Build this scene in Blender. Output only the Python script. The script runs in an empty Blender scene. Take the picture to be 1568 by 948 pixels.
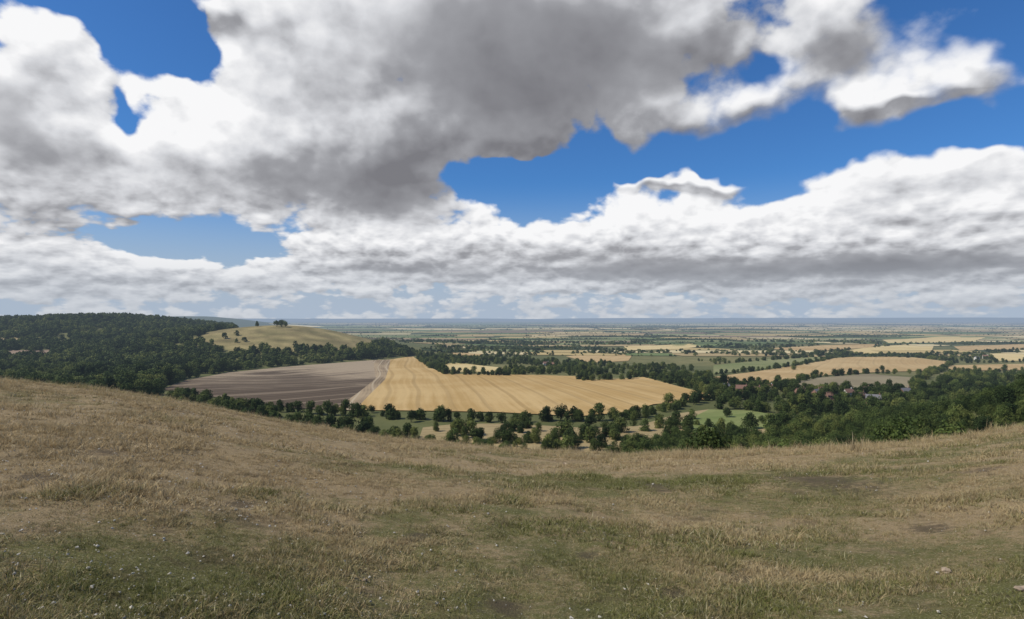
import bpy, bmesh, math, random
import numpy as np
from mathutils import Vector, Matrix
random.seed(5)
RNG = np.random.default_rng(11)
scene = bpy.context.scene
F = 934.0
HX, HY = 784.0, 488.0
EYE = 1.65

# ------------------------------------------------------------------ helpers
_tab = np.random.default_rng(3).random((8, 256, 256))
def vnoise(x, y, seed=0):
    t = _tab[seed % 8]
    xi = np.floor(x).astype(np.int64); yi = np.floor(y).astype(np.int64)
    fx = x - xi; fy = y - yi
    fx = fx*fx*(3-2*fx); fy = fy*fy*(3-2*fy)
    a = t[xi & 255, yi & 255]; b = t[(xi+1) & 255, yi & 255]
    c = t[xi & 255, (yi+1) & 255]; d = t[(xi+1) & 255, (yi+1) & 255]
    return (a*(1-fx)+b*fx)*(1-fy)+(c*(1-fx)+d*fx)*fy - 0.5
def fbm(x, y, seed=0, octv=4):
    s = 0; a = 1.0
    for o in range(octv):
        s = s + a*vnoise(x*2**o+17.3*o, y*2**o+5.1*o, seed+o); a *= 0.5
    return s

# hill profile by bearing: (pixel column of the survey, slope of sight line over the brow)
_px = np.array([0,150,250,300,400,500,600,800,950,1100,1200,1300,1400,1500,1568])
_py = np.array([584,596,610,620,641,658,673,692,698,695,690,685,679,668,655])
_az = np.arctan((_px-HX)/F)
_tr = (_py-HY)/F*np.cos(_az)
tab_az = np.radians(np.arange(-180, 181, 0.5))
az_k = np.concatenate([[-math.pi, -1.6, -0.95], _az, [0.95, 1.6, math.pi]])
tr_k = np.concatenate([[0.05, 0.055, 0.066], _tr, [0.11, 0.08, 0.05]])
tab_t = np.interp(tab_az, az_k, tr_k)
ker = np.hanning(13); ker /= ker.sum()
tab_t = np.convolve(np.pad(tab_t, 6, mode='edge'), ker, mode='valid')
tab_rb = np.interp(tab_az, [-math.pi, -0.75, 0, 0.75, math.pi], [60, 50, 36, 42, 60])

def sm(a, b, x):
    t = np.clip((x-a)/(b-a), 0, 1); return t*t*(3-2*t)
def valley(x, y):
    r = np.hypot(x, y)
    z = -75 - 20*sm(450, 1500, r)
    z = z + fbm(x/420, y/420, 1, 3)*(2.5+3.5*sm(1500, 5000, r))
    z = z + 8*vnoise(x/2500, y/1900, 4)*sm(4000, 9000, r)
    # wooded scarp
    sx = np.where(x > -1330, 500.0, 1100.0)
    z = z + 94*np.exp(-0.5*((x+1330)/sx)**2)*np.exp(-0.5*((y-1900)/430)**2)*(1+0.12*fbm(x/300, y/300, 2, 2))
    # grassy knoll
    sxx = np.where(x > -545, 150.0, 190.0)
    z = z + 57*np.exp(-0.5*((x+545)/sxx)**2)*np.exp(-0.5*((y-1500)/220)**2)
    # spur to the right
    z = z + 52*np.exp(-0.5*((x-300)/70)**2)*np.exp(-0.5*((y-265)/72)**2)
    # distant ridge left
    z = z + 122*np.exp(-0.5*((x+3350)/520)**2)*np.exp(-0.5*((y-6300)/900)**2)
    # far downs
    far = sm(19000, 33000, r)
    z = z + far*(70+150*(vnoise(x/9000+3.3, y/7000, 6)))
    return z
def H(x, y):
    x = np.asarray(x, float); y = np.asarray(y, float)
    r = np.hypot(x, y)+1e-6; az = np.arctan2(x, y)
    t = np.interp(az, tab_az, tab_t); rb = np.interp(az, tab_az, tab_rb)
    k = EYE/rb**2; s = t-2*EYE/rb
    hill = -(EYE+s*r+k*r*r)
    hill = hill + 0.26*vnoise(x/4.3, y/4.3, 0)*sm(2, 12, r)+0.09*vnoise(x/1.1, y/1.1, 1)+0.05*vnoise(x/0.35, y/0.35, 2)
    v = valley(x, y)
    return 0.5*(hill+v+np.sqrt((hill-v)**2+9.0))
def ray_ground(px, py, ymin=130):
    ys = np.geomspace(ymin, 41000, 5000)
    u = (px-HX)/F
    hs = H(u*ys, ys); ray = -(py-HY)/F*ys
    ok = np.nonzero(hs >= ray)[0]
    y = ys[ok[0]] if len(ok) else 41000.0
    return (u*y, y)
def near_ground(px, py):
    ys = np.linspace(2.5, 70, 6000); u = (px-HX)/F
    hs = H(u*ys, ys); ray = -(py-HY)/F*ys
    ok = np.nonzero(hs >= ray)[0]
    y = ys[ok[0]] if len(ok) else 40.0
    return (u*y, y)
def to_px(x, y):
    return HX+F*x/y, HY-F*H(x, y)/y
def inpoly(px, py, poly):
    px = np.asarray(px); py = np.asarray(py)
    res = np.zeros(px.shape, bool); n = len(poly)
    for i in range(n):
        x1, y1 = poly[i]; x2, y2 = poly[(i+1) % n]
        c = ((y1 > py) != (y2 > py)) & (px < (x2-x1)*(py-y1)/((y2-y1) if y2 != y1 else 1e-9)+x1)
        res ^= c
    return res

def mk_mesh(name, verts, faces):
    verts = np.asarray(verts, np.float32).reshape(-1, 3)
    faces = np.asarray(faces, np.int32)
    n, k = faces.shape
    me = bpy.data.meshes.new(name)
    me.vertices.add(len(verts)); me.vertices.foreach_set('co', verts.ravel())
    me.loops.add(n*k); me.loops.foreach_set('vertex_index', faces.ravel())
    me.polygons.add(n); me.polygons.foreach_set('loop_start', np.arange(0, n*k, k, dtype=np.int32))
    me.polygons.foreach_set('loop_total', np.full(n, k, np.int32))
    me.update(calc_edges=True)
    return me
def link(ob):
    scene.collection.objects.link(ob); return ob
def fattr(me, name, dom, vals):
    a = me.attributes.new(name, 'FLOAT', dom); a.data.foreach_set('value', np.asarray(vals, np.float32).ravel())
def cattr(me, name, dom, vals):
    a = me.attributes.new(name, 'FLOAT_COLOR', dom)
    v = np.ones((len(vals), 4), np.float32); v[:, :3] = vals
    a.data.foreach_set('color', v.ravel())

# ------------------------------------------------------------------ node helpers
class NT:
    def __init__(s, nt): s.nt = nt; nt.nodes.clear()
    def n(s, typ, **kw):
        nd = s.nt.nodes.new(typ)
        for k, v in kw.items(): setattr(nd, k, v)
        return nd
    def l(s, a, b): s.nt.links.new(a, b)
    def setin(s, sock, v):
        if isinstance(v, bpy.types.NodeSocket): s.l(v, sock)
        elif v is not None: sock.default_value = v
    def math(s, op, a, b=None, c=None, clamp=False):
        nd = s.n('ShaderNodeMath', operation=op); nd.use_clamp = clamp
        s.setin(nd.inputs[0], a)
        if b is not None: s.setin(nd.inputs[1], b)
        if c is not None: s.setin(nd.inputs[2], c)
        return nd.outputs[0]
    def vmath(s, op, a, b=None, c=None):
        nd = s.n('ShaderNodeVectorMath', operation=op)
        s.setin(nd.inputs[0], a)
        if b is not None: s.setin(nd.inputs[1], b)
        if c is not None: s.setin(nd.inputs[2], c)
        return nd.outputs['Value'] if op in ('DOT_PRODUCT', 'LENGTH', 'DISTANCE') else nd.outputs[0]
    def noise(s, vec, scale, detail=4, rough=0.5, dist=0.0, color=False):
        nd = s.n('ShaderNodeTexNoise'); s.setin(nd.inputs['Vector'], vec)
        nd.inputs['Scale'].default_value = scale; nd.inputs['Detail'].default_value = detail
        nd.inputs['Roughness'].default_value = rough; nd.inputs['Distortion'].default_value = dist
        return nd.outputs['Color'] if color else nd.outputs['Fac']
    def mr(s, v, a, b, c=0.0, d=1.0, smooth=True):
        nd = s.n('ShaderNodeMapRange'); nd.interpolation_type = 'SMOOTHSTEP' if smooth else 'LINEAR'
        s.setin(nd.inputs[0], v)
        for i, q in enumerate((a, b, c, d)): s.setin(nd.inputs[i+1], q)
        return nd.outputs[0]
    def mix(s, f, a, b, mode='MIX'):
        nd = s.n('ShaderNodeMix', data_type='RGBA', blend_type=mode)
        s.setin(nd.inputs[0], f)
        for sock, v in ((nd.inputs[6], a), (nd.inputs[7], b)):
            if isinstance(v, tuple) and len(v) == 3: v = (*v, 1)
            s.setin(sock, v)
        return nd.outputs[2]
    def attr(s, name, typ='GEOMETRY'):
        nd = s.n('ShaderNodeAttribute', attribute_name=name, attribute_type=typ); return nd
    def pos(s): return s.n('ShaderNodeNewGeometry').outputs['Position']

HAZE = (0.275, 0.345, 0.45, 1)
def finish(t, col, rough=0.95, bump=None, haze=True, trans=None, normal_strength=0.5, bump_dist=0.02):
    b = t.n('ShaderNodeBsdfPrincipled'); t.setin(b.inputs['Base Color'], col if not isinstance(col, tuple) else (*col[:3], 1))
    b.inputs['Roughness'].default_value = rough
    b.inputs['Specular IOR Level'].default_value = 0.12
    if bump is not None:
        bn = t.n('ShaderNodeBump'); bn.inputs['Strength'].default_value = normal_strength
        bn.inputs['Distance'].default_value = bump_dist
        t.l(bump, bn.inputs['Height']); t.l(bn.outputs[0], b.inputs['Normal'])
    sh = b.outputs[0]
    if trans is not None:
        tr = t.n('ShaderNodeBsdfTranslucent'); t.setin(tr.inputs[0], col if not isinstance(col, tuple) else (*col[:3], 1))
        m = t.n('ShaderNodeMixShader'); m.inputs[0].default_value = trans
        t.l(sh, m.inputs[1]); t.l(tr.outputs[0], m.inputs[2]); sh = m.outputs[0]
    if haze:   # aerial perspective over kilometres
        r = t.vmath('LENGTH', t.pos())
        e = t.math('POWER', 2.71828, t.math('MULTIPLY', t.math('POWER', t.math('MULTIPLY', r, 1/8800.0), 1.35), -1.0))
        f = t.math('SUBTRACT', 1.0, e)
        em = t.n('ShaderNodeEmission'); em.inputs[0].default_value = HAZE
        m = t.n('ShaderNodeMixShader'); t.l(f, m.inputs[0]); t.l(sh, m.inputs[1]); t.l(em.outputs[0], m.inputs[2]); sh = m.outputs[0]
    o = t.n('ShaderNodeOutputMaterial'); t.l(sh, o.inputs[0])
def newmat(name):
    m = bpy.data.materials.new(name); m.use_nodes = True
    try: m.cycles.emission_sampling = 'NONE'
    except Exception: pass
    return m, NT(m.node_tree)

# ------------------------------------------------------------------ materials
def turf_thatch(t, p):   # dark dead thatch showing between the tufts, patchy
    return t.noise(p, 1.7, 6, 0.68)
def mat_terrain():
    m, t = newmat('hill_turf_and_valley')
    p = t.pos()
    land = t.attr('land').outputs['Color']; near = t.attr('near').outputs['Fac']
    green = t.attr('green').outputs['Fac']; bare = t.attr('bare').outputs['Fac']
    n1 = t.noise(p, 0.9, 6, 0.65); n2 = t.noise(p, 9, 5, 0.7); n3 = t.noise(p, 55, 4, 0.7)
    g = t.math('ADD', green, t.math('MULTIPLY', t.math('SUBTRACT', n1, 0.5), 2.4))
    g = t.math('ADD', g, t.math('MULTIPLY', t.math('SUBTRACT', n2, 0.5), 1.5))
    gm = t.mr(g, 0.15, 0.95)
    c = t.mix(gm, (0.36, 0.26, 0.135), (0.150, 0.142, 0.045))
    c = t.mix(t.mr(n3, 0.54, 0.70), c, (0.52, 0.43, 0.27))
    c = t.mix(t.mr(n3, 0.46, 0.30), c, (0.080, 0.062, 0.030))
    c = t.mix(t.mr(turf_thatch(t, p), 0.54, 0.68, 0, 0.6), c, (0.115, 0.086, 0.045))
    c = t.mix(t.math('MULTIPLY', t.mr(t.math('ADD', bare, t.math('MULTIPLY', t.math('SUBTRACT', n2, 0.5), 2.2)), 0.30, 0.95), 0.75), c, (0.10, 0.074, 0.046))
    v1 = t.noise(p, 0.02, 6, 0.6); v2 = t.noise(p, 0.25, 4, 0.7)
    lc = t.mix(t.mr(v1, 0.35, 0.65), t.mix(1.0, land, (0.72, 0.76, 0.7), 'MULTIPLY'), land)
    lc = t.mix(t.mr(v2, 0.3, 0.7, 0.0, 0.35), lc, (0.09, 0.10, 0.035))
    col = t.mix(near, lc, c)
    bh = t.math('ADD', t.math('MULTIPLY', n2, 0.6), t.math('MULTIPLY', n3, 0.6))
    bh = t.math('MULTIPLY', bh, near)
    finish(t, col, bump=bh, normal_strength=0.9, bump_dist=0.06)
    return m
def mat_field(name, base, alt, direction, period, line=0.35, patch=0.4, linecol=None, fine=0.25, curve=8.0, grad=None):
    m, t = newmat(name); p = t.pos()
    dx, dy = direction; L = math.hypot(dx, dy); perp = (dy/L, -dx/L, 0); al = (dx/L, dy/L, 0)
    c = t.vmath('DOT_PRODUCT', p, perp); a = t.vmath('DOT_PRODUCT', p, al)
    big = t.noise(p, 0.006, 5, 0.6)
    low = t.noise(p, 0.0035, 1, 0.4)
    c = t.math('ADD', c, t.math('MULTIPLY', low, curve*10))
    cb = t.n('ShaderNodeCombineXYZ'); t.l(c, cb.inputs[0]); t.l(t.math('MULTIPLY', a, 0.03), cb.inputs[1])
    streak = t.noise(cb.outputs[0], 0.09, 6, 0.7)
    spk = t.noise(p, 0.35, 4, 0.8)
    mixv = t.math('ADD', big, t.math('MULTIPLY', t.math('SUBTRACT', streak, 0.5), patch))
    if grad:   # soil tone with cloud shade painted in: (x0,y0) dark -> (x1,y1) pale
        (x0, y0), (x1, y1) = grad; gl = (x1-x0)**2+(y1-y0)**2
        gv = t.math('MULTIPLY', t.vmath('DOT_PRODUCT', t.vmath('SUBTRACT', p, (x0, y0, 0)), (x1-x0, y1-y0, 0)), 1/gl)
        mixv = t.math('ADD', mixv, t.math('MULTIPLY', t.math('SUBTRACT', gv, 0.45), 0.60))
    col = t.mix(t.mr(mixv, 0.36, 0.68), base, alt)
    sn = t.math('SINE', t.math('MULTIPLY', c, 2*math.pi/period))
    lm = t.math('MULTIPLY', t.mr(sn, 0.80, 0.98), line)
    lm = t.math('MULTIPLY', lm, t.mr(streak, 0.3, 0.6, 0.4, 1.0))
    col = t.mix(lm, col, linecol or tuple(q*0.5 for q in base))
    sn2 = t.math('SINE', t.math('MULTIPLY', c, 2*math.pi/(period/3.7)))
    col = t.mix(t.math('MULTIPLY', t.mr(sn2, 0.0, 1.0), fine), col, tuple(min(1, q*1.25) for q in alt))
    col = t.mix(t.mr(spk, 0.5, 0.25, 0, 0.35), col, tuple(q*0.55 for q in base))
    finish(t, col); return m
def mat_plain():
    m, t = newmat('farmland'); p = t.pos()
    c = t.attr('land').outputs['Color']
    v = t.noise(p, 0.012, 5, 0.65)
    c = t.mix(t.mr(v, 0.3, 0.7, 0, 0.5), c, t.mix(1.0, c, (0.62, 0.66, 0.55), 'MULTIPLY'))
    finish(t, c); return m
def mat_leaf(name, dark, light, bright):
    m, t = newmat(name)
    tint = t.attr('tint').outputs['Fac']
    oi = t.n('ShaderNodeObjectInfo').outputs['Random']
    pn = t.noise(t.pos(), 0.010, 3, 0.6)
    f = t.math('ADD', t.math('MULTIPLY', tint, 0.5), t.math('MULTIPLY', oi, 0.7))
    f = t.math('ADD', f, t.math('MULTIPLY', t.math('SUBTRACT', pn, 0.5), 2.0))
    c = t.mix(t.mr(f, 0.08, 0.8), dark, light)
    c = t.mix(t.mr(f, 0.66, 1.15), c, bright)
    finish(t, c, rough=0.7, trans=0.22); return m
def mat_plain_col(name, col, var=0.3, scale=3, haze=True, rough=0.9):
    m, t = newmat(name)
    n = t.noise(t.pos(), scale, 5, 0.6)
    c = t.mix(t.mr(n, 0.3, 0.7), tuple(q*(1-var) for q in col), tuple(min(1, q*(1+var)) for q in col))
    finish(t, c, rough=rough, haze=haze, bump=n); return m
def mat_grass():
    m, t = newmat('dry_grass_blades')
    tint = t.attr('tint', 'INSTANCER').outputs['Fac']
    bl = t.attr('blade').outputs['Fac']
    hh = t.attr('up').outputs['Fac']
    oi = t.n('ShaderNodeObjectInfo').outputs['Random']
    f = t.math('ADD', tint, t.math('MULTIPLY', t.math('SUBTRACT', bl, 0.5), 0.8))
    f = t.math('ADD', f, t.math('MULTIPLY', t.math('SUBTRACT', oi, 0.5), 0.4))
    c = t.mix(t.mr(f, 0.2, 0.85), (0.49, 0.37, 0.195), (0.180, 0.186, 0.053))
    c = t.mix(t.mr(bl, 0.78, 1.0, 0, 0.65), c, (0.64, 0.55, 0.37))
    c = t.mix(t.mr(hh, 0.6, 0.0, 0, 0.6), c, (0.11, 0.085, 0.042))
    c = t.mix(t.mr(turf_thatch(t, t.pos()), 0.54, 0.68, 0, 0.45), c, (0.19, 0.14, 0.075))
    finish(t, c, rough=0.8, haze=False, trans=0.25); return m

M_TER = mat_terrain(); M_LEAF = mat_leaf('oak_foliage', (0.022, 0.038, 0.011), (0.078, 0.105, 0.026), (0.19, 0.20, 0.05))
M_BUSH = mat_leaf('scrub_foliage', (0.034, 0.054, 0.013), (0.105, 0.14, 0.034), (0.21, 0.225, 0.06))
M_YOUNG = mat_leaf('young_foliage', (0.075, 0.095, 0.022), (0.17, 0.19, 0.05), (0.26, 0.26, 0.08))
M_BARK = mat_plain_col('bark', (0.07, 0.055, 0.04))
M_GRASS = mat_grass(); M_PLAIN = mat_plain()
M_CHALK = mat_plain_col('chalk', (0.50, 0.45, 0.36), 0.25, 30, False)

# ------------------------------------------------------------------ terrain
WHEAT = [(598,551),(632,546),(648,556),(680,573),(740,574),(830,575),(888,577),(893,583),(960,580),(985,578),(1030,590),(1092,607),(1085,612),(1000,620),(960,632),(890,638),(840,636),(760,632),(650,630),(545,629),(590,582)]
PLOUGH = [(248,597),(285,583),(350,571),(430,563),(520,556),(572,552),(576,580),(548,603),(512,629),(455,626),(400,619),(330,609)]
STRIPS = [(572,552),(598,551),(590,582),(545,629),(512,629),(548,603),(576,580)]
STUB = [(640,678),(648,656),(700,650),(780,650),(900,657),(975,654),(1040,634),(1085,628),(1060,640),(1035,650),(1060,662),(1110,662),(1180,657),(1200,655),(1160,672),(1060,672),(980,694),(820,700),(700,694)]
GREENF = [(1085,628),(1150,630),(1225,643),(1200,655),(1180,657),(1110,662),(1060,662),(1035,650),(1060,640)]
R1 = [(1090,578),(1180,566),(1275,549),(1330,545),(1400,548),(1458,555),(1440,567),(1330,571),(1250,576),(1180,588),(1105,583)]
R2 = [(1092,560),(1180,550),(1262,546),(1270,548),(1180,564),(1092,573)]
R3 = [(1195,590),(1250,579),(1330,573),(1400,579),(1405,592),(1380,598),(1290,600),(1215,597)]
R4 = [(1448,560),(1600,557),(1600,567),(1452,568)]
R5 = [(1290,538),(1350,530),(1430,527),(1425,542),(1330,543)]
R6 = [(1515,542),(1600,539),(1600,553),(1530,553)]
R7 = [(866,546),(920,541),(968,544),(962,553),(905,556)]
R8 = [(672,559),(700,556),(775,564),(765,570),(690,570)]
R9 = [(1170,534),(1260,529),(1345,527),(1330,533),(1240,539)]
R10 = [(955,531),(1060,527),(1075,531),(1040,535),(960,537)]
R11 = [(1350,521),(1440,516),(1510,517),(1490,524),(1360,526)]
R12 = [(1460,531),(1600,526),(1600,534),(1470,538)]
R13 = [(690,541),(740,540),(735,546),(700,547)]
L1 = [(8,537),(80,536),(84,545),(12,547)]
L2 = [(-30,518),(45,517),(40,524),(-30,529)]
ALLF = [WHEAT, PLOUGH, STRIPS, STUB, GREENF, R1, R2, R3, R4, R5, R6, R7, R8, R9, R10, R11, R12, R13, L1, L2]

az = np.radians(np.concatenate([np.linspace(-180, -60, 90, endpoint=False), np.linspace(-60, 60, 760, endpoint=False), np.linspace(60, 180, 91)[:-1]]))
rr = np.concatenate([[0.02], np.geomspace(0.6, 42000, 560)])
AZ, RR = np.meshgrid(az, rr)
X = np.sin(AZ)*RR; Y = np.cos(AZ)*RR; Z = H(X, Y)
na = len(az); nr = len(rr)
idx = np.arange(nr*na).reshape(nr, na); nx = np.roll(idx, -1, axis=1)
faces = np.stack([idx[:-1], idx[1:], nx[1:], nx[:-1]], -1).reshape(-1, 4)[:, ::-1]
me = mk_mesh('ground', np.stack([X, Y, Z], -1), faces)
me.polygons.foreach_set('use_smooth', np.ones(len(faces), bool))
xf, yf = X.ravel(), Y.ravel(); rf = RR.ravel()
land = np.zeros((len(xf), 3)); land[:] = (0.135, 0.135, 0.050)
n_ = fbm(xf/260, yf/260, 3, 3)
land += np.outer(np.clip(n_*1.2+0.15, 0, 1), np.array([0.15, 0.10, 0.045]))
far = sm(1700, 4000, rf)[:, None]
land = land*(1-far)+far*np.array([0.075, 0.095, 0.038])
def knoll_mask(x, y):
    return np.exp(-0.5*(((x+530)/150)**2+((y-1470)/190)**2))+0.16*fbm(x/60, y/60, 2, 3)
kn = sm(0.36, 0.46, knoll_mask(xf, yf))
land = land*(1-kn[:, None])+kn[:, None]*(np.array([0.33, 0.25, 0.11])[None]*(1+0.8*fbm(xf/50, yf/25, 4, 3))[:, None])
cattr(me, 'land', 'POINT', land)
fattr(me, 'near', 'POINT', 1-sm(90, 170, rf))
def green_map(x, y):
    """where the turf is greener (survey of the hill top, metres)"""
    y = np.asarray(y, float); x = np.asarray(x, float)
    g = 0.45+0.90*fbm(x/5.5, y/3.4, 5, 4)
    g += 0.45*np.exp(-((x-0.6)/3.6)**2-((y-8.5)/6.5)**2)
    g += 0.12*np.exp(-((x+3.0)/1.4)**2-((y-4.0)/1.6)**2)
    g += 0.28*np.exp(-((x-4.0)/2.6)**2-((y-5.5)/2.5)**2)
    g -= 0.60*np.exp(-((x+9)/6)**2-((y-13)/8)**2)
    g -= 0.33*sm(16, 34, np.hypot(x, y))
    g -= 0.45*np.exp(-((x-2.2)/1.2)**2-((y-8.6)/1.6)**2)
    return g
fattr(me, 'green', 'POINT', green_map(xf, yf))
BARE = []
for (px, py, rx, ry) in [(1250,733,70,13),(1130,887,38,15),(1030,908,28,15),(1420,808,40,11),(770,925,40,12),(1370,718,30,6),(255,812,16,8),(370,772,24,9),(60,730,50,8),(1000,742,25,5),(640,820,26,8),(160,690,30,5),(900,850,22,8),(470,900,26,10),(1500,720,40,6)]:
    cx, cy = near_ground(px, py); BARE.append((cx, cy, rx/F*cy, abs(near_ground(px, py-ry)[1]-cy)))
def bare_map(x, y):
    b = np.zeros(np.shape(x))
    for cx, cy, rx_, ry_ in BARE: b = np.maximum(b, np.exp(-((x-cx)/rx_)**2-((y-cy)/ry_)**2))
    return b
fattr(me, 'bare', 'POINT', bare_map(xf, yf))
me.materials.append(M_TER)
link(bpy.data.objects.new('ground', me))

# ------------------------------------------------------------------ draped field sheets
def drape(name, pxpoly, mat, off=0.8, step=22.0):
    pts = [ray_ground(*p) for p in pxpoly]
    bm = bmesh.new(); vs = [bm.verts.new((x, y, 0)) for x, y in pts]; bm.faces.new(vs)
    xs = [p[0] for p in pts]; ys = [p[1] for p in pts]
    step = max(step, (max(xs)-min(xs))/60, (max(ys)-min(ys))/60)
    for ax, (lo, hi) in enumerate(((min(xs), max(xs)), (min(ys), max(ys)))):
        c = lo+step
        while c < hi:
            co = (c, 0, 0) if ax == 0 else (0, c, 0); no = (1, 0, 0) if ax == 0 else (0, 1, 0)
            bmesh.ops.bisect_plane(bm, geom=bm.verts[:]+bm.edges[:]+bm.faces[:], plane_co=co, plane_no=no)
            c += step
    co = np.array([v.co[:] for v in bm.verts]); z = H(co[:, 0], co[:, 1])+off
    for v, zz in zip(bm.verts, z): v.co.z = zz
    bmesh.ops.triangulate(bm, faces=bm.faces[:])
    bmesh.ops.recalc_face_normals(bm, faces=bm.faces[:])
    for f in bm.faces:
        if f.normal.z < 0: f.normal_flip()
        f.smooth = True
    me = bpy.data.meshes.new(name); bm.to_mesh(me); bm.free(); me.materials.append(mat)
    return link(bpy.data.objects.new(name, me))
D1 = (-118, 620)
drape('wheat_field', WHEAT, mat_field('wheat_stubble', (0.43, 0.275, 0.100), (0.54, 0.37, 0.16), D1, 30, 0.35, 0.9, fine=0.12, curve=3))
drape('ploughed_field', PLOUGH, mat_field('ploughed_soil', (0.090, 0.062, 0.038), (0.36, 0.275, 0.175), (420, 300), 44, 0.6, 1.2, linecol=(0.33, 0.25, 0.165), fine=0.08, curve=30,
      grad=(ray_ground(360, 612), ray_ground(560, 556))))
drape('cut_straw_strips', STRIPS, mat_field('straw_rows', (0.20, 0.145, 0.085), (0.38, 0.28, 0.165), D1, 14, 0.7, 1.2, linecol=(0.48, 0.39, 0.26), fine=0.25, curve=3))
M_ST = mat_field('dry_pasture', (0.28, 0.21, 0.10), (0.38, 0.29, 0.145), (600, 80), 26, 0.2, 0.6)
drape('stubble_field', STUB, M_ST)
drape('pasture', GREENF, mat_field('green_pasture', (0.14, 0.18, 0.05), (0.24, 0.25, 0.09), (300, 200), 18, 0.2, 0.5, fine=0.1))
M_T1 = mat_field('ripe_corn', (0.42, 0.28, 0.12), (0.51, 0.36, 0.17), (300, 500), 30, 0.22, 0.5, fine=0.1)
M_T2 = mat_field('pale_corn', (0.56, 0.42, 0.18), (0.64, 0.50, 0.24), (500, 100), 40, 0.15, 0.5, fine=0.1)
drape('corn_field', R1, M_T1); drape('meadow', R2, mat_field('meadow_grass', (0.17, 0.19, 0.065), (0.26, 0.25, 0.11), (500, 200), 24, 0.25, 0.6, fine=0.1))
drape('fallow_field', R3, mat_field('fallow', (0.22, 0.175, 0.10), (0.29, 0.24, 0.14), (500, 60), 30, 0.25, 0.6, fine=0.1))
drape('corn_field', R4, M_T1); drape('corn_field', R5, M_T2); drape('corn_field', R6, M_T2)
drape('corn_field', R7, M_T1); drape('corn_field', R8, M_T2); drape('fallow_field', R9, M_T1)
drape('corn_field', R10, M_T2, 1.5, 40); drape('corn_field', R11, M_T2, 2.0, 40); drape('corn_field', R12, M_T1, 1.5, 40); drape('corn_field', R13, M_T1, 1.2, 40)
drape('clearing', L1, mat_field('clearing_soil', (0.26, 0.18, 0.12), (0.33, 0.24, 0.16), (500, 60), 30, 0.2, 0.5)); drape('clearing', L2, M_ST)

# ------------------------------------------------------------------ patchwork plain
V = []; Fc = []; Cc = []
tree_pts = []
rng = np.random.default_rng(21)
pal = [(0.50,0.37,0.16),(0.66,0.53,0.29),(0.42,0.31,0.15),(0.16,0.20,0.07),(0.12,0.155,0.055),(0.21,0.21,0.085),(0.25,0.18,0.11),(0.25,0.26,0.11)]
def warp(x, y):
    k = y*0.05
    return x+k*2.2*vnoise(x/(1800), y/1500, 3), y+k*1.5*vnoise(x/900+7, y/1300, 5)+0.06*x*vnoise(y/5000, x/9000, 2)
y0 = 1560.0; cnt = 0
while y0 < 38000:
    dep = y0*rng.uniform(0.045, 0.09); y1 = y0+dep
    x0 = -1.15*y0
    while x0 < 1.15*y0:
        w = y0*rng.uniform(0.05, 0.20)
        if y0 > 9000: w *= 1.6
        x1 = x0+w
        cx, cy = (x0+x1)/2, (y0+y1)/2
        right = cx/cy
        hv = H(cx, cy)
        kind = rng.random(); pst = 0.38+0.34*np.clip(right, -0.5, 0.8)
        cpx, cpy = to_px(cx, cy)
        okc = hv < -80 if y0 < 9000 else True
        if cx < 0 and y0 < 2600 and hv > -86: okc = False
        if y0 < 2800 and any(inpoly(np.array([cpx]), np.array([cpy]), f)[0] for f in ALLF): okc = False
        if okc:
            wood = kind > 0.84
            if kind < pst: c = pal[rng.integers(0, 3)]
            elif wood: c = (0.055, 0.075, 0.028)
            else: c = pal[rng.integers(3, 8)]
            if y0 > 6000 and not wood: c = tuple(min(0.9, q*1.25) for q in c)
            ins = 0.035; a = x0+w*ins; b = x1-w*ins; lo = y0+dep*ins; hi = y1-dep*ins*2
            NXs = 5
            gx = np.linspace(a, b, NXs+1); gy = np.linspace(lo, hi, 3)
            GX, GY = np.meshgrid(gx, gy); GX = GX+(GY-lo)*rng.uniform(-0.5, 0.5)
            WX, WY = warp(GX, GY); WZ = H(WX, WY)+0.6+0.0004*WY
            V.append(np.stack([WX, WY, WZ], -1).reshape(-1, 3))
            for j in range(2):
                for i in range(NXs):
                    k = cnt+j*(NXs+1)+i
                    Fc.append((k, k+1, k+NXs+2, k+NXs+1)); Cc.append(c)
            cnt += 3*(NXs+1)
            if y0 < 14000:
                sp = 17 if y0 < 5000 else 17+(y0-5000)/150
                if rng.random() < 0.8:
                    n = int(w/sp); q = rng.random(n); xx = x0+q*w; yy = np.full(n, y0)+rng.normal(0, dep*0.015, n)
                    keep = rng.random(n) < rng.uniform(0.15, 0.9)
                    tree_pts.append(np.stack(warp(xx[keep], yy[keep]), -1))
                if rng.random() < 0.5:
                    n = int(dep/sp); yy = y0+rng.random(n)*dep; xx = np.full(n, x0)
                    tree_pts.append(np.stack(warp(xx, yy), -1))
                if wood:
                    n = int(min(400, w*dep/(sp*sp))); xx = x0+rng.random(n)*w; yy = y0+rng.random(n)*dep
                    tree_pts.append(np.stack(warp(xx, yy), -1))
        x0 = x1
    y0 = y1
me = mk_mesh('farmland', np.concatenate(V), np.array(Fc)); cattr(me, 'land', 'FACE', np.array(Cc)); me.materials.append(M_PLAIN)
link(bpy.data.objects.new('patchwork_farmland', me))
plain_trees = np.concatenate(tree_pts)
_tx, _ty = to_px(plain_trees[:, 0], plain_trees[:, 1]); _k = np.ones(len(_tx), bool)
for f in (R5, R6, R9, R10, R11, R12): _k &= ~inpoly(_tx, _ty, f)
plain_trees = plain_trees[_k]

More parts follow.
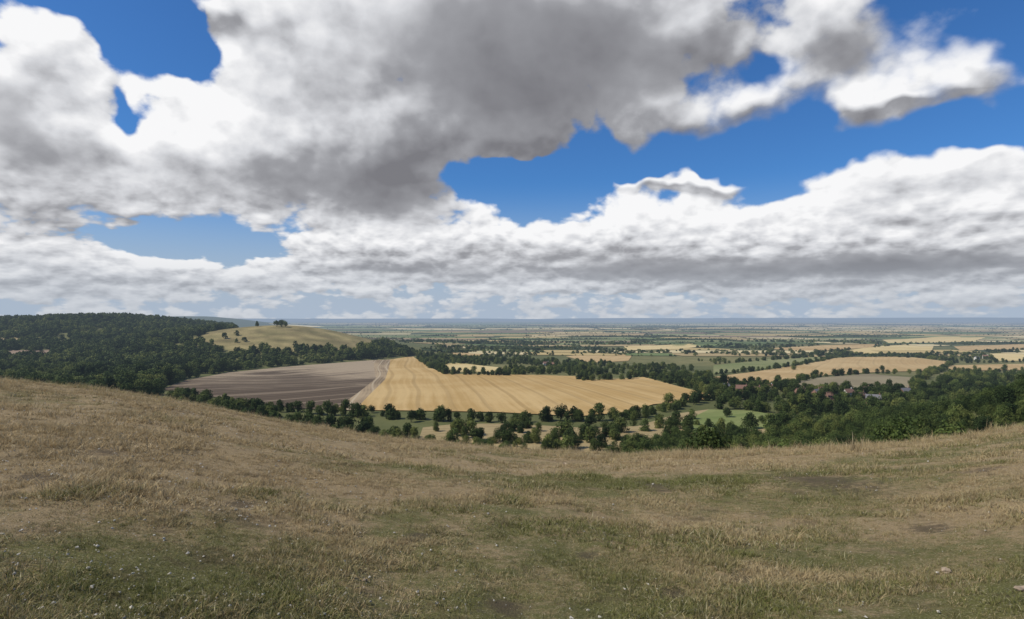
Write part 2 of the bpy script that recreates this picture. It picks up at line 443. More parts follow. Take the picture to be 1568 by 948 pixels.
# ------------------------------------------------------------------ trees
def tube(V, Fq, p0, p1, r0, r1, n=7):
    p0 = np.array(p0, float); p1 = np.array(p1, float); d = p1-p0; d /= np.linalg.norm(d)
    a = np.cross(d, [0.3, 0.9, 0.2]); a /= np.linalg.norm(a); b = np.cross(d, a)
    st = len(V)
    for p, r in ((p0, r0), (p1, r1)):
        for i in range(n):
            th = 2*math.pi*i/n; V.append(p+r*(math.cos(th)*a+math.sin(th)*b))
    for i in range(n):
        j = (i+1) % n; Fq.append((st+i, st+j, st+n+j, st+n+i))
def tree_mesh(name, seed, nleaf, leaf, hgt=12.0, wid=10.0, lobes=14, mat=None, trunk=True, base=0.22):
    g = np.random.default_rng(seed)
    V = []; Fq = []
    cs = []
    for i in range(lobes):
        th = g.uniform(0, 2*math.pi); zz = g.uniform(base+0.12, 0.86)
        prof = math.sin(math.pi*min(1, max(0.08, (zz-base+0.12)/(1.08-base))))**0.7
        rad = wid/2*prof*g.uniform(0.25, 0.72)
        cs.append((rad*math.cos(th), rad*math.sin(th), zz*hgt, g.uniform(0.13, 0.24)*wid*(0.75+0.4*prof)))
    cs.append((0, 0, hgt*0.62, wid*0.27))
    cs = np.array(cs)
    nt_faces = 0
    if trunk:
        tube(V, Fq, (0, 0, -1.0), (0.1, 0.1, hgt*0.30), 0.42, 0.30); tube(V, Fq, (0.1, 0.1, hgt*0.30), (0.0, 0.2, hgt*0.62), 0.30, 0.14)
        for i in range(min(6, lobes)):
            c = cs[i]; tube(V, Fq, (0.08, 0.1, hgt*g.uniform(0.22, 0.42)), (c[0]*0.9, c[1]*0.9, c[2]-c[3]*0.2), 0.17, 0.05, 5)
        nt_faces = len(Fq)
    V = np.array(V).reshape(-1, 3); Fq = np.array(Fq, int).reshape(-1, 4)
    w = cs[:, 3]**2; li = g.choice(len(cs), nleaf, p=w/w.sum())
    d = g.normal(size=(nleaf, 3)); d[:, 2] += 0.25; d /= np.linalg.norm(d, axis=1)[:, None]
    pos = cs[li, :3]+d*(cs[li, 3]*g.uniform(0.72, 1.12, nleaf))[:, None]
    pos += 0.10*wid*np.stack([np.sin(pos[:, 1]*1.9+seed), np.cos(pos[:, 2]*2.1), np.sin(pos[:, 0]*2.3)], -1)*0.35
    nrm = d+g.normal(size=(nleaf, 3))*0.45; nrm /= np.linalg.norm(nrm, axis=1)[:, None]
    t1 = np.cross(nrm, g.normal(size=(nleaf, 3))); t1 /= np.linalg.norm(t1, axis=1)[:, None]; t2 = np.cross(nrm, t1)
    s = leaf*g.uniform(0.5, 1.15, nleaf)[:, None]
    q = np.stack([pos-t1*s*.5, pos-t2*s*.35, pos+t1*s*.5, pos+t2*s*.35], 1).reshape(-1, 3)
    fq = np.arange(nleaf*4).reshape(-1, 4)+len(V)
    me = mk_mesh(name, np.concatenate([V, q]), np.concatenate([Fq, fq]))
    lob = g.random(len(cs))
    tint = np.concatenate([np.zeros(nt_faces), np.clip(0.55*lob[li]+0.45*g.random(nleaf), 0, 1)])
    fattr(me, 'tint', 'FACE', tint)
    me.materials.append(mat or M_LEAF); me.materials.append(M_BARK)
    mi = np.zeros(len(Fq)+nleaf, np.int32); mi[:nt_faces] = 1; me.polygons.foreach_set('material_index', mi)
    return me
def coll(name, meshes):
    c = bpy.data.collections.new(name)
    for i, m in enumerate(meshes):
        c.objects.link(bpy.data.objects.new(name+'_template_%02d' % i, m))
    return c
C_FAR = coll('far_tree_kinds', [tree_mesh('tree_far%d' % i, 40+i, 330, 2.3, 11+i % 2, 12+i % 3, 9, trunk=False, base=0.02) for i in range(5)])
C_MID = coll('mid_tree_kinds', [tree_mesh('tree_mid%d' % i, 60+i, 1300, 1.25, 11+(i*7 % 4), 10+(i*5 % 4), 13+i, mat=(M_BUSH if i == 3 else None), base=0.06) for i in range(6)])
C_YOUNG = coll('young_tree_kinds', [tree_mesh('young%d' % i, 30+i, 500, 1.5, 9, 8, 9, mat=M_YOUNG, trunk=False, base=0.02) for i in range(3)])
C_BUSH = coll('bush_kinds', [tree_mesh('bush%d' % i, 80+i, 3600, 0.62, 9+(i*3 % 4), 9+(i*5 % 3), 18+i, mat=(M_BUSH if i % 2 else M_LEAF), base=0.0) for i in range(5)])
HERO = [tree_mesh('oak%d' % i, 100+i, 4200, 0.7, 12, 11+i % 3, 17, base=0.16) for i in range(4)]

def gn_instances(name, pts, scl, rot, idx, collection, tint=None):
    me = bpy.data.meshes.new(name); n = len(pts)
    me.vertices.add(n); me.vertices.foreach_set('co', np.asarray(pts, np.float32).ravel())
    a = me.attributes.new('scl', 'FLOAT_VECTOR', 'POINT'); a.data.foreach_set('vector', np.asarray(scl, np.float32).ravel())
    a = me.attributes.new('rot', 'FLOAT_VECTOR', 'POINT'); a.data.foreach_set('vector', np.asarray(rot, np.float32).ravel())
    a = me.attributes.new('idx', 'INT', 'POINT'); a.data.foreach_set('value', np.asarray(idx, np.int32))
    if tint is not None: fattr(me, 'tint', 'POINT', tint)
    ob = link(bpy.data.objects.new(name, me))
    ng = bpy.data.node_groups.new(name+'_scatter', 'GeometryNodeTree')
    ng.interface.new_socket('Geometry', in_out='INPUT', socket_type='NodeSocketGeometry')
    ng.interface.new_socket('Geometry', in_out='OUTPUT', socket_type='NodeSocketGeometry')
    N = ng.nodes; L = ng.links
    gi = N.new('NodeGroupInput'); go = N.new('NodeGroupOutput'); ci = N.new('GeometryNodeCollectionInfo')
    ci.inputs['Collection'].default_value = collection
    ci.inputs['Separate Children'].default_value = True; ci.inputs['Reset Children'].default_value = True
    ip = N.new('GeometryNodeInstanceOnPoints'); ip.inputs['Pick Instance'].default_value = True
    def na(nm, dt):
        q = N.new('GeometryNodeInputNamedAttribute'); q.data_type = dt; q.inputs['Name'].default_value = nm; return q.outputs['Attribute']
    L.new(gi.outputs[0], ip.inputs['Points']); L.new(ci.outputs[0], ip.inputs['Instance'])
    L.new(na('idx', 'INT'), ip.inputs['Instance Index']); L.new(na('rot', 'FLOAT_VECTOR'), ip.inputs['Rotation']); L.new(na('scl', 'FLOAT_VECTOR'), ip.inputs['Scale'])
    L.new(ip.outputs[0], go.inputs[0])
    md = ob.modifiers.new('scatter', 'NODES'); md.node_group = ng
    return ob
def plant(name, xy, size, collection, nk, zs=(0.8, 1.15)):
    xy = np.asarray(xy); n = len(xy); g = np.random.default_rng(len(xy))
    s = size*g.uniform(0.65, 1.35, n) if np.isscalar(size) else size*g.uniform(0.75, 1.25, n)
    z = H(xy[:, 0], xy[:, 1])-0.4
    scl = np.stack([s*g.uniform(0.85, 1.2, n), s*g.uniform(0.85, 1.2, n), s*g.uniform(zs[0], zs[1], n)], -1)
    rot = np.zeros((n, 3)); rot[:, 2] = g.uniform(0, 6.28, n)
    return gn_instances(name, np.column_stack([xy, z]), scl, rot, g.integers(0, nk, n), collection)
def scatter(poly, bounds, area, seed=0, excl=True, thin=None):
    x0, x1, y0, y1 = bounds; g = np.random.default_rng(seed)
    n = int((x1-x0)*(y1-y0)/area); x = g.uniform(x0, x1, n); y = g.uniform(y0, y1, n)
    px, py = to_px(x, y); k = inpoly(px, py, poly)
    if excl:
        for f in ALLF: k &= ~inpoly(px, py-1, f)
    if thin: k &= (fbm(x/thin[0], y/thin[0], seed % 7, 3)+0.5 > thin[1])
    return np.stack([x[k], y[k]], -1)
def line(pts, sp, jit=3.0, seed=0, keep=1.0, ymin=130):
    g = np.random.default_rng(seed); w = np.array([ray_ground(*p, ymin) for p in pts]); out = []
    for a, b in zip(w[:-1], w[1:]):
        n = max(1, int(np.hypot(*(b-a))/sp)); q = (np.arange(n)+g.random(n))/n
        out.append(a+(b-a)*q[:, None]+g.normal(0, jit, (n, 2)))
    o = np.concatenate(out); return o[g.random(len(o)) < keep]

W1 = [(-160,470),(230,470),(352,499),(368,510),(470,516),(590,524),(640,545),(590,549),(520,554),(430,561),(350,569),(285,581),(240,598),(250,608),(100,640),(-160,640)]
YNG = [(320,552),(430,546),(520,541),(560,543),(520,553),(430,560),(345,568),(310,572)]
w1 = scatter(W1, (-2700, -80, 420, 2700), 112, 1, thin=(90, 0.12))
w1 = w1[(knoll_mask(w1[:, 0], w1[:, 1]) < 0.40) | (RNG.random(len(w1)) < 0.02)]
_a, _b = to_px(w1[:, 0], w1[:, 1]); yk = inpoly(_a, _b, YNG) & (RNG.random(len(w1)) < 0.85)
plant('young_plantation', w1[yk], 1.0, C_YOUNG, 3); w1 = w1[~yk]
dd = w1[:, 1]
plant('woodland', w1[dd < 1000], 1.2, C_MID, 6); plant('woodland', w1[dd >= 1000], 1.08, C_FAR, 5)
mid = [line([(385,626),(450,632),(520,636),(640,642),(700,646),(760,648),(880,645),(960,642),(1000,633),(1040,622),(1095,610)], 5.5, 4, 2),
       line([(262,606),(300,616),(370,630),(400,640)], 5, 6, 3),
       line([(400,640),(460,650),(520,658),(640,676)], 4.5, 5, 4),
       line([(640,548),(655,560),(685,574),(790,576)], 8, 3, 5), line([(885,579),(897,584),(960,581),(985,577),(1030,588),(1092,605)], 8, 4, 6),
       scatter([(640,545),(700,546),(800,549),(870,556),(980,555),(1090,572),(1092,603),(985,577),(895,581),(885,577),(780,574),(685,572)], (-400, 700, 700, 1700), 150, 7, thin=(120, 0.40)),
       scatter([(1060,580),(1100,585),(1200,592),(1400,602),(1460,575),(1600,570),(1600,640),(1220,642),(1130,627),(1085,614),(1092,605)], (100, 900, 380, 1000), 115, 8, thin=(60, 0.32)),
       line([(700,668),(760,660),(840,668),(900,676),(950,660),(1000,650)], 6, 9, 9), line([(660,684),(740,682),(800,674),(870,690),(960,690)], 9, 9, 29),
       line([(1090,574),(1180,566),(1275,549)], 9, 3, 10, 0.8), line([(1200,592),(1250,578),(1330,572),(1400,573),(1450,569)], 9, 3, 11, 0.8),
       line([(1458,556),(1440,568),(1405,585),(1400,600)], 9, 3, 12, 0.8), line([(1450,570),(1600,569)], 9, 3, 13), line([(1100,590),(1180,590),(1250,600),(1390,600)], 9, 5, 14),
       line([(1090,558),(1262,545),(1290,545),(1400,547),(1470,556),(1600,555)], 10, 3, 15, 0.75),
       line([(1225,645),(1180,657),(1120,664),(1050,664),(1030,652),(1060,640)], 7, 6, 16, 0.7), line([(1085,626),(1150,627),(1225,640)], 8, 4, 26, 0.8)]
mid = np.concatenate(mid); plant('hedgerow_trees', mid, 0.72, C_MID, 6)
gen = scatter([(590,527),(600,518),(1700,512),(1700,570),(1400,548),(1100,560),(980,556),(860,556),(640,545)], (-400, 2300, 950, 2500), 560, 17, thin=(160, 0.52))
plant('parkland_trees', gen, 0.75, C_FAR, 5)
plant('distant_tree_belts', plain_trees, np.clip(0.60+(plain_trees[:, 1]-3000)/9500, 0.60, 1.5), C_FAR, 5, zs=(0.6, 0.9))
sc = scatter([(955,694),(1000,682),(1050,676),(1160,668),(1225,652),(1300,646),(1380,635),(1420,610),(1450,590),(1500,575),(1560,550),(1600,530),(1800,500),(1800,780),(955,780)], (20, 560, 105, 430), 33, 18, excl=False)
plant('scrub_woodland', sc, 0.80, C_BUSH, 5)
sc2 = np.concatenate([scatter([(640,674),(720,680),(780,672),(860,684),(960,688),(960,720),(640,720)], (-90, 80, 220, 420), 110, 19, excl=False), scatter([(250,604),(400,640),(640,674),(640,700),(250,640)], (-400, -30, 250, 520), 90, 20, excl=False)])
plant('scrub_belt', sc2, 0.6, C_BUSH, 5)
heroes = [(700,668,1.0),(735,676,.7),(765,678,.8),(885,645,.8),(940,672,.85),(1028,668,1.15),(910,672,.7),(850,682,.8),(630,646,.85),(600,640,.6),(790,655,.7),(820,680,.8),(1112,640,.7),(960,640,.6),(1215,567,.8),(668,662,.6),(1166,650,.6),(660,690,.8),(880,688,.8),(1085,655,.6),(1240,602,.8),(1372,600,.8),(570,632,.6),(394,501,1.1),(424,499,1.4),(431,499,1.4),(437,500,1.3)]
for i, (px, py, s) in enumerate(heroes):
    if py < 510:
        u = (px-HX)/F; ys = 1480.0; x, y = u*ys, ys
    else: x, y = ray_ground(px, py)
    ob = bpy.data.objects.new('oak_tree', HERO[i % 4]); ob.location = (x, y, float(H(x, y))-0.2)
    ob.rotation_euler[2] = i*1.7; ob.scale = (s*random.uniform(.85, 1.1), s*random.uniform(.85, 1.1), s*random.uniform(.9, 1.1)); link(ob)

# ------------------------------------------------------------------ houses
M_BRICK = mat_plain_col('brick', (0.30, 0.17, 0.12)); M_REND = mat_plain_col('cream_render', (0.62, 0.58, 0.50), 0.1)
M_TILE = mat_plain_col('clay_roof_tiles', (0.22, 0.125, 0.09)); M_SLATE = mat_plain_col('slate_roof', (0.18, 0.17, 0.17))
M_GLASS = mat_plain_col('window_glass', (0.03, 0.035, 0.045), 0.1, rough=0.1); M_DOOR = mat_plain_col('painted_door', (0.10, 0.14, 0.12))
def part(name, V, Fs, mat, parent):
    me = bpy.data.meshes.new(name); me.from_pydata(V, [], Fs); me.materials.append(mat)
    ob = link(bpy.data.objects.new(name, me)); ob.parent = parent; return ob
def boxv(x0, x1, y0, y1, z0, z1, V, Fs):
    s = len(V); V += [(x0,y0,z0),(x1,y0,z0),(x1,y1,z0),(x0,y1,z0),(x0,y0,z1),(x1,y0,z1),(x1,y1,z1),(x0,y1,z1)]
    Fs += [tuple(s+i for i in f) for f in [(0,3,2,1),(4,5,6,7),(0,1,5,4),(1,2,6,5),(2,3,7,6),(3,0,4,7)]]
def house(px, py, rot, L=12, W=7, h=5.2, wall=None, roof=None):
    x, y = ray_ground(px, py, 560)
    e = link(bpy.data.objects.new('brick_house' if wall is M_BRICK else 'rendered_house', None)); e.location = (x, y, float(H(x, y))); e.rotation_euler[2] = rot
    a, b = L/2, W/2; rh = W*0.48
    V = [(-a,-b,-1),(a,-b,-1),(a,b,-1),(-a,b,-1),(-a,-b,h),(a,-b,h),(a,b,h),(-a,b,h),(-a,0,h+rh),(a,0,h+rh)]
    part('walls', V, [(0,1,5,4),(1,2,6,9,5),(2,3,7,6),(3,0,4,8,7)], wall, e)
    o = 0.45; t = 0.12
    V = []; Fs = []
    for sgn in (-1, 1):
        s = len(V); ez = h-o*rh/b
        V += [(-a-o, sgn*(b+o), ez+.06), (a+o, sgn*(b+o), ez+.06), (a+o, 0, h+rh+.06), (-a-o, 0, h+rh+.06), (-a-o, sgn*(b+o), ez+.06+t), (a+o, sgn*(b+o), ez+.06+t), (a+o, 0, h+rh+.06+t), (-a-o, 0, h+rh+.06+t)]
        Fs += [tuple(s+i for i in f) for f in [(0,1,2,3),(4,5,6,7),(0,1,5,4),(1,2,6,5),(0,3,7,4)]]
    part('roof', V, Fs, roof, e)
    V = []; Fs = []; boxv(a-1.4, a-0.5, -0.4, 0.4, h+rh*0.6, h+rh+1.3, V, Fs); part('chimney', V, Fs, wall, e)
    V = []; Fs = []
    for sx in (-0.7, -0.25, 0.25, 0.7):
        for z in (1.0, 3.3):
            for s in (-1, 1):
                if z < 2 and sx == 0.25 and s < 0: continue
                boxv(sx*a-.55, sx*a+.55, s*(b+.03)-.02, s*(b+.03)+.02, z, z+1.2, V, Fs)
    part('windows', V, Fs, M_GLASS, e)
    V = []; Fs = []; boxv(.25*a-.5, .25*a+.5, -b-.06, -b-.005, 0, 2.1, V, Fs); part('door', V, Fs, M_DOOR, e)
hs = [(1110,598),(1135,601),(1158,603),(1175,599),(1250,608),(1272,612),(1298,607),(1318,614),(1336,618),(1352,612),(1325,604),(1262,603),(1495,551),(1508,549),(836,560),(846,561),(1385,606),(1225,606)]
for i, (px, py) in enumerate(hs):
    w = M_REND if i in (12, 13, 6, 3, 14) else M_BRICK
    house(px, py, random.uniform(-0.6, 0.6), random.uniform(9, 13), random.uniform(6, 7), random.uniform(4.6, 5.2), w, M_SLATE if i % 4 == 0 else M_TILE)

# ------------------------------------------------------------------ turf
def tuft(name, seed, nb, hmin, hmax, wid, spread, lean):
    g = np.random.default_rng(seed); V = []; Fq = []; up = []; bl = []
    for i in range(nb):
        th = g.uniform(0, 6.28); r = spread*math.sqrt(g.random()); bx, by = r*math.cos(th), r*math.sin(th)
        h = g.uniform(hmin, hmax); la = g.uniform(0, 6.28); ln = g.uniform(0.2, 1)*lean*h; dx, dy = math.cos(la), math.sin(la)
        w = wid*g.uniform(0.6, 1.3); a = g.uniform(0, 3.14); wx, wy = math.cos(a)*w, math.sin(a)*w
        s = len(V); b = g.random()
        for q, ww in ((0, 1), (0.5, 0.8), (1, 0.15)):
            cx = bx+dx*ln*q*q; cy = by+dy*ln*q*q; cz = h*(q-0.25*q*q*min(1.5, lean))-0.01
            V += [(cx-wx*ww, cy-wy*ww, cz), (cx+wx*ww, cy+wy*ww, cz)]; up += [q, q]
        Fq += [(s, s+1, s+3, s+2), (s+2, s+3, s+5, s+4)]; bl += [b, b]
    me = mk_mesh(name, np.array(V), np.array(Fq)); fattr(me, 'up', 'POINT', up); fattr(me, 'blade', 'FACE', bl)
    me.materials.append(M_GRASS); return me
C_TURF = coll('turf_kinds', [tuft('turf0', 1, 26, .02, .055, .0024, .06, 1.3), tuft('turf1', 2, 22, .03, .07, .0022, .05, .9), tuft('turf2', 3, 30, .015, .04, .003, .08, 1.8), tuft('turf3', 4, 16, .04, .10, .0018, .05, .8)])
C_TALL = coll('tall_grass_kinds', [tuft('tall%d' % i, 10+i, 20, .16, .42, .0045, .12, .5+.2*i) for i in range(3)])
def turf(name, r0, r1, dens, smin, smax, seed, collection=C_TURF, nk=4, azr=(-50, 50), keepf=None, tintoff=0.0):
    g = np.random.default_rng(seed); a0, a1 = map(math.radians, azr)
    n = int((a1-a0)/2*(r1*r1-r0*r0)*dens); a = g.uniform(a0, a1, n); r = np.sqrt(g.uniform(r0*r0, r1*r1, n))
    x = np.sin(a)*r; y = np.cos(a)*r
    k = g.random(n) < np.clip(0.66+1.6*fbm(x/0.9, y/0.9, 1, 3), 0.08, 1)*np.clip(1-bare_map(x, y)*1.0, 0, 1)
    if keepf is not None: k &= keepf(x, y, g)
    x, y = x[k], y[k]; n = len(x)
    s = g.uniform(smin, smax, n)*np.clip(1+1.3*fbm(x/1.3, y/1.3, 4, 3), 0.45, 2.0)
    scl = np.stack([s, s, s*g.uniform(0.7, 1.2, n)], -1); rot = np.zeros((n, 3)); rot[:, 2] = g.uniform(0, 6.28, n); rot[:, :2] = g.normal(0, .12, (n, 2))
    gn_instances(name, np.stack([x, y, H(x, y)], -1), scl, rot, g.integers(0, nk, n), collection, tint=green_map(x, y)+tintoff+0.6*vnoise(x/.4, y/.4, 3)+0.5*vnoise(x/1.1, y/1.1, 6))
turf('dry_grass', 2.2, 7, 560, .75, 1.25, 1); turf('dry_grass', 7, 15, 170, 1.0, 1.8, 2); turf('dry_grass', 15, 34, 32, 1.5, 2.6, 3); turf('dry_grass', 34, 75, 7, 2.2, 4.0, 4)
def kf(x, y, g):
    a = np.arctan2(x, y); side = 0.18+0.6*sm(-0.1, 0.4, a)
    return g.random(len(x)) < side*(0.35+1.6*np.clip(fbm(x/4, y/3, 2, 3)+0.15, 0, 1))
turf('tall_brow_grass', 24, 62, 11, .55, 1.2, 5, C_TALL, 3, keepf=kf, tintoff=-0.45)
turf('tall_grass', 9, 26, 3.0, .25, .55, 6, C_TALL, 3, keepf=kf, tintoff=-0.2)

def stone_mesh(name, seed, mat):
    g = random.Random(seed); bm = bmesh.new(); bmesh.ops.create_icosphere(bm, subdivisions=2, radius=0.5)
    for v in bm.verts:
        n = v.co.normalized(); k = 1+0.25*math.sin(n.x*4+seed)+0.2*math.cos(n.y*5+seed*2)+g.uniform(-.07, .07)
        v.co = Vector((n.x*.5*k, n.y*.38*k, n.z*.24*k))
    me = bpy.data.meshes.new(name); bm.to_mesh(me); bm.free(); me.materials.append(mat); return me
C_ST = coll('chalk_kinds', [stone_mesh('chalk%d' % i, i, M_CHALK) for i in range(4)])
g = np.random.default_rng(9); n = 16000
a = np.radians(g.uniform(-50, 50, n)); r = 2.5+22*g.random(n)**1.4; x = np.sin(a)*r; y = np.cos(a)*r
k = g.random(n) < 0.06+0.9*sm(0.1, -0.5, a)*np.clip(0.5+1.5*fbm(x/2, y/2, 6, 3), 0, 1); x, y = x[k], y[k]; n = len(x)
s = (0.008+0.018*g.random(n)**4)*(1+np.hypot(x, y)/18)
gn_instances('chalk_pebbles', np.stack([x, y, H(x, y)+s*.1+.014], -1), np.stack([s, s, s], -1), np.stack([g.normal(0, .3, n), g.normal(0, .3, n), g.uniform(0, 6.3, n)], -1), g.integers(0, 4, n), C_ST)
M_FLINT = mat_plain_col('flint', (0.34, 0.26, 0.18), 0.3, 20, False)
for i, (px, py, s) in enumerate([(1445,875,.10),(865,712,.2),(560,888,.05),(1560,902,.08)]):
    x, y = near_ground(px, py); ob = bpy.data.objects.new('stone', stone_mesh('stone%d' % i, 20+i, M_FLINT)); ob.location = (x, y, float(H(x, y))+s*.2); ob.scale = (s, s, s); ob.rotation_euler[2] = i; link(ob)

# ------------------------------------------------------------------ sun + sky
SEL, SAZ = math.radians(48), math.radians(-105)
S = Vector((math.sin(SAZ)*math.cos(SEL), math.cos(SAZ)*math.cos(SEL), math.sin(SEL)))
ld = bpy.data.lights.new('sun', 'SUN'); ld.energy = 4.1; ld.angle = math.radians(0.5); ld.color = (1, .94, .83)
lo = link(bpy.data.objects.new('sun', ld)); lo.rotation_euler = S.to_track_quat('Z', 'Y').to_euler(); lo.location = S*100

def sky_blobs(lst):
    out = []
    for (px, py, rx, ry, w) in lst:
        az = math.atan((px-HX)/F); el = math.atan((HY-py)/F*math.cos(az))
        out.append((math.degrees(az), math.degrees(el), math.degrees(rx/F)*math.cos(az)**2, math.degrees(ry/F)*math.cos(az), w))
    return out
CL = sky_blobs([
 (800,40,300,150,2.1),(650,130,150,110,1.3),(450,170,200,130,1.1),(540,270,120,75,1.5),(330,210,170,90,1.0),
 (110,270,220,100,1.5),(10,150,120,110,1.5),(60,40,90,45,0.8),(340,20,90,25,0.7),(430,60,90,70,.6),
 (720,215,120,55,1.0),(950,170,100,60,.6),(1270,55,125,80,2.0),(1120,185,105,42,1.5),(1335,165,70,30,1.3),(1510,90,120,50,1.8),(1440,145,80,24,1.1),(1060,40,50,40,.9),
 (1340,270,95,60,1.4),(1500,310,150,80,1.6),(1140,345,190,50,1.5),(860,370,210,42,1.5),(570,380,160,36,1.5),(1300,385,300,45,1.3),
 (1040,287,110,15,1.5),(220,425,230,24,1.4),(1200,420,420,24,.9),(60,385,120,30,.9),(1480,240,60,20,.6),
 (250,90,80,50,-0.9),(300,50,90,30,-.8),(290,372,130,24,-1.5),(830,283,130,26,-1.7),(1150,245,150,20,-1.2),(1460,205,150,22,-1.2),(1420,20,35,40,-.5),(1200,290,60,14,-.6),(205,185,30,30,-.9),(1150,105,32,30,-.9),(1250,190,40,30,-.9)])
DK = sky_blobs([(800,85,280,120,1.45),(600,285,100,50,.75),(10,170,80,60,.75),(420,270,140,40,.4),(1000,413,170,14,.9),(1370,408,210,17,1.0),(640,412,140,12,.5),(860,388,110,12,.35),(1320,75,80,50,.55),(80,340,120,30,.45),(60,230,60,25,.35),(1400,350,120,14,.3),(1250,470,600,10,.25)])
SOFT = sky_blobs([(1380,110,260,110,1.0),(1100,190,90,60,.6)])

w = bpy.data.worlds.new('World'); scene.world = w; w.use_nodes = True
try: w.cycles.sampling_method = 'NONE'
except Exception as ex: print(ex)
t = NT(w.node_tree)
d = t.n('ShaderNodeTexCoord').outputs['Generated']
sp = t.n('ShaderNodeSeparateXYZ'); t.l(d, sp.inputs[0])
azn = t.math('MULTIPLY', t.math('ARCTAN2', sp.outputs[0], sp.outputs[1]), 57.2958)
El = t.math('MULTIPLY', t.math('ARCSINE', sp.outputs[2]), 57.2958)
cb = t.n('ShaderNodeCombineXYZ'); t.l(azn, cb.inputs[0]); t.l(El, cb.inputs[1]); P = cb.outputs[0]
wn = t.vmath('SUBTRACT', t.noise(d, 7.0, 3, 0.55, color=True), (0.5, 0.5, 0.5))
amp = t.mr(El, 2, 16, 0.22, 1.0)
wv = t.vmath('MULTIPLY', wn, (13.0, 9.0, 0.0)); sc_ = t.n('ShaderNodeVectorMath', operation='SCALE'); t.l(wv, sc_.inputs[0]); t.l(amp, sc_.inputs['Scale'])
P = t.vmath('ADD', P, sc_.outputs[0])
lx, ly = -0.42, 0.90      # towards the sun across the cloud faces
acc = None; gacc = None
for (a_, e_, ra, re, wt) in CL:
    v = t.vmath('MULTIPLY_ADD', P, (1/ra, 1/re, 0), (-a_/ra, -e_/re, 0))
    q = t.math('MULTIPLY', t.math('POWER', 0.42, t.vmath('DOT_PRODUCT', v, v)), wt)
    gg = t.math('MULTIPLY', q, t.vmath('DOT_PRODUCT', v, (lx/ra, ly/re, 0)))
    acc = q if acc is None else t.math('ADD', acc, q)
    gacc = gg if gacc is None else t.math('ADD', gacc, gg)
def plain_blobs(lst):
    o = None
    for (a_, e_, ra, re, wt) in lst:
        v = t.vmath('MULTIPLY_ADD', P, (1/ra, 1/re, 0), (-a_/ra, -e_/re, 0))
        q = t.math('MULTIPLY', t.math('POWER', 0.42, t.vmath('DOT_PRODUCT', v, v)), wt)
        o = q if o is None else t.math('ADD', o, q)
    return o
Dk = t.math('MINIMUM', plain_blobs(DK), 1.15); Sf = plain_blobs(SOFT)
fm = t.mr(El, 3, 12)
gm_ = t.mr(El, 6, 14)
wns = t.vmath('MULTIPLY', wn, (.07, .07, .05))
def stack(vec):
    nA = t.noise(t.vmath('MULTIPLY', vec, (1, 1, 1.35)), 7.0, 7, 0.55, 0.0)
    nB = t.noise(t.vmath('MULTIPLY', vec, (1, 1, 3.4)), 14, 6, 0.55, 0.0)
    nn = t.math('ADD', t.math('MULTIPLY', nA, fm), t.math('MULTIPLY', nB, t.math('SUBTRACT', 1.0, fm)))
    def vor(scale, zz):
        vo = t.n('ShaderNodeTexVoronoi'); vo.feature = 'F1'; vo.inputs['Scale'].default_value = scale; vo.inputs['Detail'].default_value = 2; vo.inputs['Roughness'].default_value = 0.5
        t.l(t.vmath('ADD', t.vmath('MULTIPLY', vec, (1, 1, zz)), wns), vo.inputs['Vector'])
        return t.math('SUBTRACT', 0.45, vo.outputs['Distance'])
    pA = vor(14, 1.3); pB = vor(26, 1.8)
    puff = t.math('ADD', t.math('MULTIPLY', pA, gm_), t.math('MULTIPLY', pB, t.math('SUBTRACT', 1.0, gm_)))
    return t.math('ADD', t.math('MULTIPLY', t.math('SUBTRACT', nn, 0.5), 2.8), t.math('MULTIPLY', puff, 0.80))
s0 = stack(d)
st = t.mr(El, 1, 18, 0.007, 0.030)
s_ = t.n('ShaderNodeVectorMath', operation='SCALE'); s_.inputs[0].default_value = (lx, 0.0, ly); t.l(st, s_.inputs['Scale'])
s1 = stack(t.vmath('ADD', d, s_.outputs[0]))
F0 = t.math('ADD', t.math('MINIMUM', acc, 1.9), s0)
F0 = t.math('ADD', F0, t.mr(El, 7.5, 3.4, -0.50, 0.52))
F0 = t.math('ADD', F0, t.mr(t.math('ABSOLUTE', azn), 50, 75, 0.0, 0.45))
alpha = t.mr(F0, t.math('MULTIPLY', Sf, -0.15), t.math('ADD', 0.40, t.math('MULTIPLY', Sf, 0.80)))
litn = t.math('MULTIPLY', t.math('SUBTRACT', s0, s1), 0.56)
litn = t.math('MULTIPLY', litn, t.math('SUBTRACT', 1.0, t.math('MINIMUM', t.math('MULTIPLY', Dk, 0.72), 0.80)))
litn = t.math('MINIMUM', t.math('MAXIMUM', litn, -0.34), 0.4)
litm = t.math('MINIMUM', t.math('MAXIMUM', t.math('MULTIPLY', t.math('MULTIPLY', gacc, st), 60.0), -0.40), 0.35)
br = t.math('ADD', t.math('ADD', 0.81, litn), litm)
br = t.math('SUBTRACT', br, t.mr(F0, 0.7, 2.6, 0.0, 0.22))
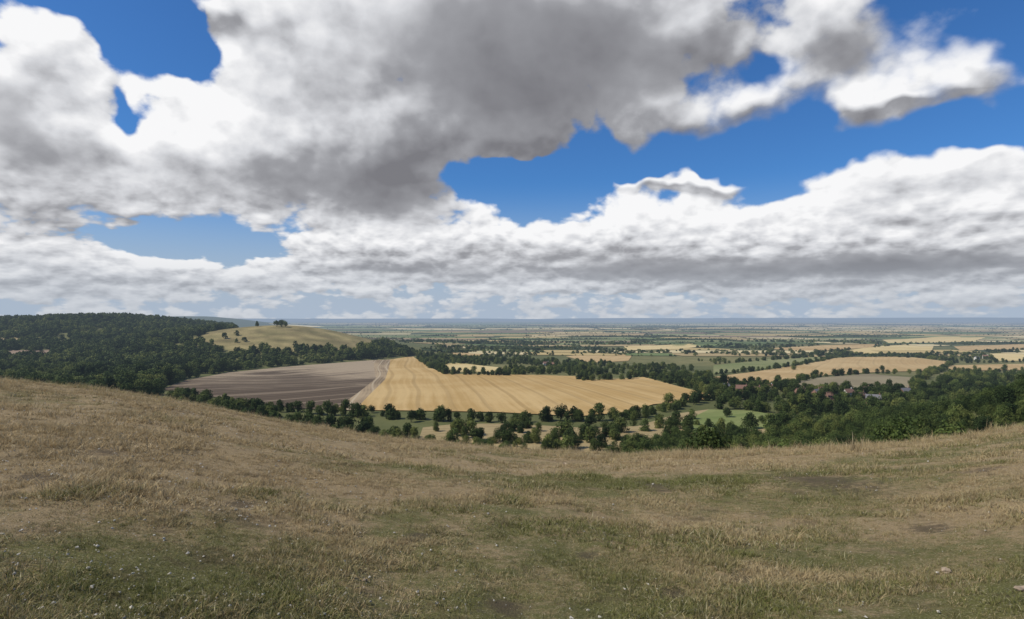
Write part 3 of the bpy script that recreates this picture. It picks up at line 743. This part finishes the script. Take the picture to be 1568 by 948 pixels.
br = t.math('SUBTRACT', br, t.math('MULTIPLY', Dk, 0.54))
br = t.math('MAXIMUM', t.math('MINIMUM', br, 1.0), 0.0)
cr = t.n('ShaderNodeValToRGB'); t.l(br, cr.inputs[0]); e = cr.color_ramp.elements
e[0].position = 0.0; e[0].color = (0.20, 0.20, 0.22, 1); e[1].position = 1.0; e[1].color = (0.94, 0.94, 0.95, 1)
q = e.new(0.35); q.color = (0.34, 0.345, 0.37, 1); q = e.new(0.70); q.color = (0.68, 0.69, 0.72, 1)
ccol = t.mix(t.mr(El, 7.0, 0.0, 0, 0.68), cr.outputs[0], (0.44, 0.49, 0.56))
sky = t.n('ShaderNodeTexSky', sky_type='NISHITA'); sky.sun_disc = False; sky.sun_elevation = SEL; sky.sun_rotation = SAZ; sky.altitude = 200; sky.air_density = 1.0; sky.dust_density = 0.6; sky.ozone_density = 2.0
scol = t.mix(1.0, sky.outputs[0], (0.36, 0.72, 1.14), 'MULTIPLY')
scol = t.mix(t.mr(El, 13.0, 0.5), scol, (4.0, 4.8, 5.9))
b1 = t.n('ShaderNodeBackground'); t.l(scol, b1.inputs[0]); b1.inputs[1].default_value = 0.10
b2 = t.n('ShaderNodeBackground'); t.l(ccol, b2.inputs[0]); b2.inputs[1].default_value = 1.0
mx = t.n('ShaderNodeMixShader'); t.l(alpha, mx.inputs[0]); t.l(b1.outputs[0], mx.inputs[1]); t.l(b2.outputs[0], mx.inputs[2])
ow = t.n('ShaderNodeOutputWorld'); t.l(mx.outputs[0], ow.inputs[0])

# ------------------------------------------------------------------ camera
cd = bpy.data.cameras.new('camera'); cd.sensor_width = 36; cd.lens = 36*F/1568; cd.clip_start = 0.1; cd.clip_end = 90000
co = link(bpy.data.objects.new('camera', cd)); co.location = (0, 0, 0)
co.rotation_euler = (math.radians(90)+math.atan(14/F), 0, 0); scene.camera = co
scene.view_settings.view_transform = 'Standard'; scene.view_settings.look = 'None'; scene.view_settings.exposure = 0
print('trees', len(w1), len(mid), len(gen), len(plain_trees), len(sc), len(sc2))
